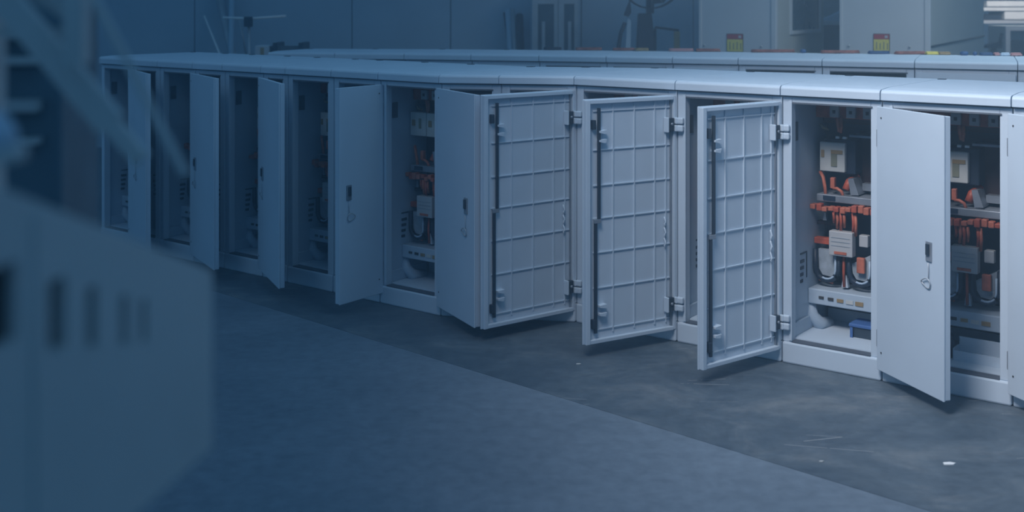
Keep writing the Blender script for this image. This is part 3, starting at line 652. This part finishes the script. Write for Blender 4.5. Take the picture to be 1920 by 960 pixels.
# ------------------------------------------------------------------ clutter lying along the back edge of the second row
BK = [R2[i] + N2 * (0.75 + 0.035 * min(i, 10)) for i in range(len(R2))]
def back2(x):
    for a, b in zip(BK[:-1], BK[1:]):
        t = along(a, b - a, x)
        if t <= 1: return a.y + (b.y - a.y) * t
    return BK[-1].y
clut = [ # x0, x1, y_top, material, name, label
 (1020, 1052, 89, 'dark', 'cable_coil', 'short dark cable coil lying below the glazed locker'),
 (1080, 1128, 90, 'brick', 'cable_bundle', 'dull red cable bundle lying left of the fan stand'),
 (1150, 1190, 89, 'brick', 'cable_bundle', 'brown red cable bundle lying in front of the fan stand'),
 (1192, 1216, 89, 'tan', 'cable_bundle', 'tan cable bundle under the fan'),
 (1255, 1300, 90, 'pink', 'cable_bundle', 'faded red bundle lying just left of the left shelter'),
 (1306, 1350, 90, 'brick', 'cable_bundle', 'dark red bundle under the left end of the left shelter'),
 (1410, 1490, 91, 'brick', 'cable_bundle', 'dark red bundle below the shelter window'),
 (1500, 1512, 88, 'bluecloth', 'tape_roll', 'single dark blue tape roll below the shelter window'),
 (1540, 1612, 92, 'brick', 'cable_bundle', 'red brown bundle below the gap between the shelters'),
 (1630, 1668, 94, 'bluecloth', 'strap', 'dark blue strap under the right sticker'),
 (1680, 1735, 94, 'brick', 'cable_bundle', 'red bundle right of the right sticker'),
 (1738, 1760, 94, 'yellow', 'strap', 'yellow strap under the shelter corner'),
 (1762, 1782, 95, 'tan', 'strap', 'tan strap right of the yellow strap'),
 (1800, 1816, 88, 'bluecloth', 'tape_roll', 'left of two dark blue tape rolls below the plain shelter side'),
 (1824, 1832, 88, 'bluecloth', 'tape_roll', 'right of two dark blue tape rolls below the plain shelter side'),
 (1840, 1862, 92, 'bluecloth', 'strap', 'blue strap heap below the office chair'),
 (1866, 1874, 92, 'pink', 'strap', 'small pink pad beside the blue strap heap'),
 (1878, 1894, 92, 'palecable', 'strap', 'pale blue pad near the right picture edge'),
 (1897, 1916, 93, 'pink', 'strap', 'pale pink bundle at the right picture edge'),
]
for k, (x0, x1, yt, m, nm, lb) in enumerate(clut):
    d = back2((x0 + x1) / 2) - 0.10
    rr = 0.022 if nm != 'tape_roll' else 0.04
    pa, pb = at(x0, 0, d), at(x1, 0, d); n = 6
    base = Vector(((pa.x + pb.x) / 2, d, H_LID))
    # keep clutter on the lid it lies on: find back edge of row 2 there
    rnd = random.Random(k)
    if nm == 'tape_roll':
        R_ = (pb.x - pa.x) / 2; cx = base.x
        o = MB().tube([(cx + (R_ - .018) * math.cos(2 * math.pi * i / 16), d + (R_ - .018) * math.sin(2 * math.pi * i / 16), H_LID + 0.016) for i in range(16)], 0.018, 8, True, False).build(nm, m, origin=base)
    else:
        mb = MB()
        for s in range(3):
            mb.tube([(pa.x + (pb.x - pa.x) * i / n, d + 0.02 * s + rnd.uniform(-.012, .012), H_LID + 0.001 + 0.009 + (0.010 if s == 1 else 0)) for i in range(n + 1)], 0.009, 6, local=False)
        o = mb.build(nm, m, origin=base)
    tag(o, lb, 'cable' if 'cable' in nm else 'tape' if 'tape' in nm else 'strap', 'loose items lying on the second row')

# ------------------------------------------------------------------ floor debris
for k, (x, y, s, m, lb) in enumerate(((1780, 870, .028, 'white', 'white paper scrap lying on the stained floor at the right'), (1085, 683, .014, 'cream', 'tiny pale scrap on the floor below the middle ribbed door'),
                                       (1540, 866, .010, 'cream', 'tiny pale speck on the floor beside the dark stain'))):
    p = on_floor(x, y)
    o = MB(F(p, (1, 0.1, 0), (-0.1, 1, 0))).prism([(-s, -.4 * s), (.4 * s, -.5 * s), (s, 0), (.3 * s, .5 * s), (-.8 * s, .4 * s)], 'w', 0.0005, 0.004).build('paper_scrap', m, origin=p)
    tag(o, lb, 'scrap')

# ------------------------------------------------------------------ blurred machines close to the camera, left
PA = Vector((-960 / FPX * 0.95, 0.95, 0)); PB = Vector((-560 / FPX * 1.35, 1.35, 0))
hd = (PB - PA).normalized(); hn = Vector((-hd.y, hd.x, 0))       # hn points left, into the machine
HF = F(PA, hd, hn)
def hs(x): return along(PA, hd, x)
def hz(x, y):
    p = PA + hd * hs(x); return CAMH - y * p.y / FPX
t = root('machine_head', (PA.x - .45, PA.y + .1, 0), 'large blurred grey machine head with dark upright slots, close at the left', 'machine')
s0, s1 = hs(0) - 0.35, hs(398)
zt = lambda s: hz(0, 350) + (hz(398, 508) - hz(0, 350)) * (s - hs(0)) / (hs(398) - hs(0))
zb = lambda s: 1.452 + 0.0 * s
slots = [(-60, 32), (92, 123), (163, 182), (226, 240), (264, 275)]
SE = [(hs(a), hs(b)) for a, b in slots]
ys = [(505, 656), (522, 656), (537, 652), (553, 648), (562, 643)]
sp = MB(HF); cur = s0
def col(mb, a, b, z0a, z0b, z1a, z1b): mb.prism([(a, z0a), (b, z0b), (b, z1b), (a, z1a)], 'v', 0.0, 0.012)
for (a, b), (x0, x1), (y0, y1) in zip(SE, slots, ys):
    col(sp, cur, a, zb(cur), zb(a), zt(cur), zt(a))
    zc0, zc1 = hz((x0 + x1) / 2, y1), hz((x0 + x1) / 2, y0)
    col(sp, a, b, zb(a), zb(b), zc0, zc0); col(sp, a, b, zc1, zc1, zt(a), zt(b)); cur = b
col(sp, cur, s1, zb(cur), zb(s1), zt(cur), zt(s1))
sp.build('side_panel', 'hood', t)
MB(HF).prism([(s0, 1.50), (s1 - .02, 1.50), (s1 - .02, zt(s1) - .03), (s0, zt(s0) - .03)], 'v', 0.03, 0.04).build('slot_backing', 'hooddark', t)
MB(HF).prism([(s0, zt(s0) - .012), (s1, zt(s1) - .012), (s1, zt(s1)), (s0, zt(s0))], 'v', 0.0125, 0.80).build('top_cover', 'hood', t)
MB(HF).box(s0, s1, 0.0125, 0.80, 1.452, 1.464).build('underside', 'hooddark', t)
MB(HF).prism([(s1 - .012, 1.4645), (s1, 1.4645), (s1, zt(s1) - .013), (s1 - .012, zt(s1) - .013)], 'v', 0.0125, 0.80).build('end_panel', 'hood', t)
MB(HF).box(hs(62), hs(74), -0.002, -0.0002, 1.46, hz(68, 400)).build('cover_strip', 'hood', t)
MB(HF).box(s0 + .1, s1 - .12, 0.45, 0.75, 0.02, 1.4515).build('pedestal', 'hood', t, 0.01)
MB(HF).box(s0, s1 - .02, 0.35, 0.80, 0.0, 0.0195).build('foot_plate', 'hooddark', t)

# dark cabinet and braced rack behind the machine head
D = 1.95; t = root('dark_enclosure', (-1.05, D, 0), 'tall dark blurred enclosure behind the braced rack at the left edge', 'enclosure')
xr = at(186, 0, D + .18).x
MB().box(-1.6, xr, D, D + .18, 0.06, 2.5).build('enclosure_body', 'rackdark', t, .008)
MB().box(-1.58, xr - .02, D + .02, D + .16, 0, 0.0595).build('plinth', 'rackdark', t)
for yy, h in ((62, 20), (112, 14), (196, 22), (262, 12)):
    p = at(0, yy, D).z; MB().box(-1.6, xr - .03, D - .03, D - .0005, p - h / 2 * D / FPX, p + h / 2 * D / FPX).build('shelf_edge', 'rack' if yy in (62, 196) else 'hood', t)
D = 1.45; t = root('braced_rack', (at(130, 0, D).x, D, 0), 'blurred steel rack with diagonal braces in the upper left corner', 'rack')
def bar(x0, y0, x1, y1, wd, nm, th=0.02, m='rack', dd=0.0):
    a = at(x0, y0, D + dd); b = at(x1, y1, D + dd); u = (b - a); L = u.length; u = u / L
    w_ = Vector((-u.z, 0, u.x)); h = wd / 2 * (D + dd) / FPX
    MB(F(a, u, (0, 1, 0), w_)).box(0, L, 0, th, -h, h).build(nm, m, t)
bar(-60, -75, 205, 235, 52, 'diagonal_brace')
bar(205, 235, 262, 302, 30, 'diagonal_brace')
bar(136, -120, 136, 120, 36, 'post', .03, 'rack', -.04)
bar(160, -30, 345, 330, 11, 'diagonal_brace', .012, 'rack', -.10)
bar(20, -40, 150, 40, 26, 'diagonal_brace', .012, 'rack', .05)
p = at(-40, 0, D).x
MB().box(p - .06, p, D + .03, D + .08, 0, 2.4).build('post', 'rack', t)
bar(-75, 60, 120, 60, 14, 'crossbar', .02, 'rack', .03)
# dome on the machine head
c = at(22, 0, 1.12); zc = CAMH - 340 * 1.12 / FPX
t = root('beacon_lamp', (c.x - .05, 1.12, zc), 'pale rounded beacon on top of the blurred machine head', 'beacon')
zc = zt(hs(22)) + 0.0
pos = PA + hd * (hs(22) + .06) + hn * .07
zc += 0.045; t.location = (pos.x, pos.y, zc - .03)
MB().tube([(pos.x, pos.y, zc - .03 + a) for a in (0, .012)], [.04, .04], 16, local=False).build('beacon_base', 'hood', t)
MB().tube([(pos.x, pos.y, zc - .0175 + a) for a in (0, .012, .022, .030, .034)], [.033, .032, .027, .017, .005], 16, local=False).build('beacon_dome', 'paint', t)
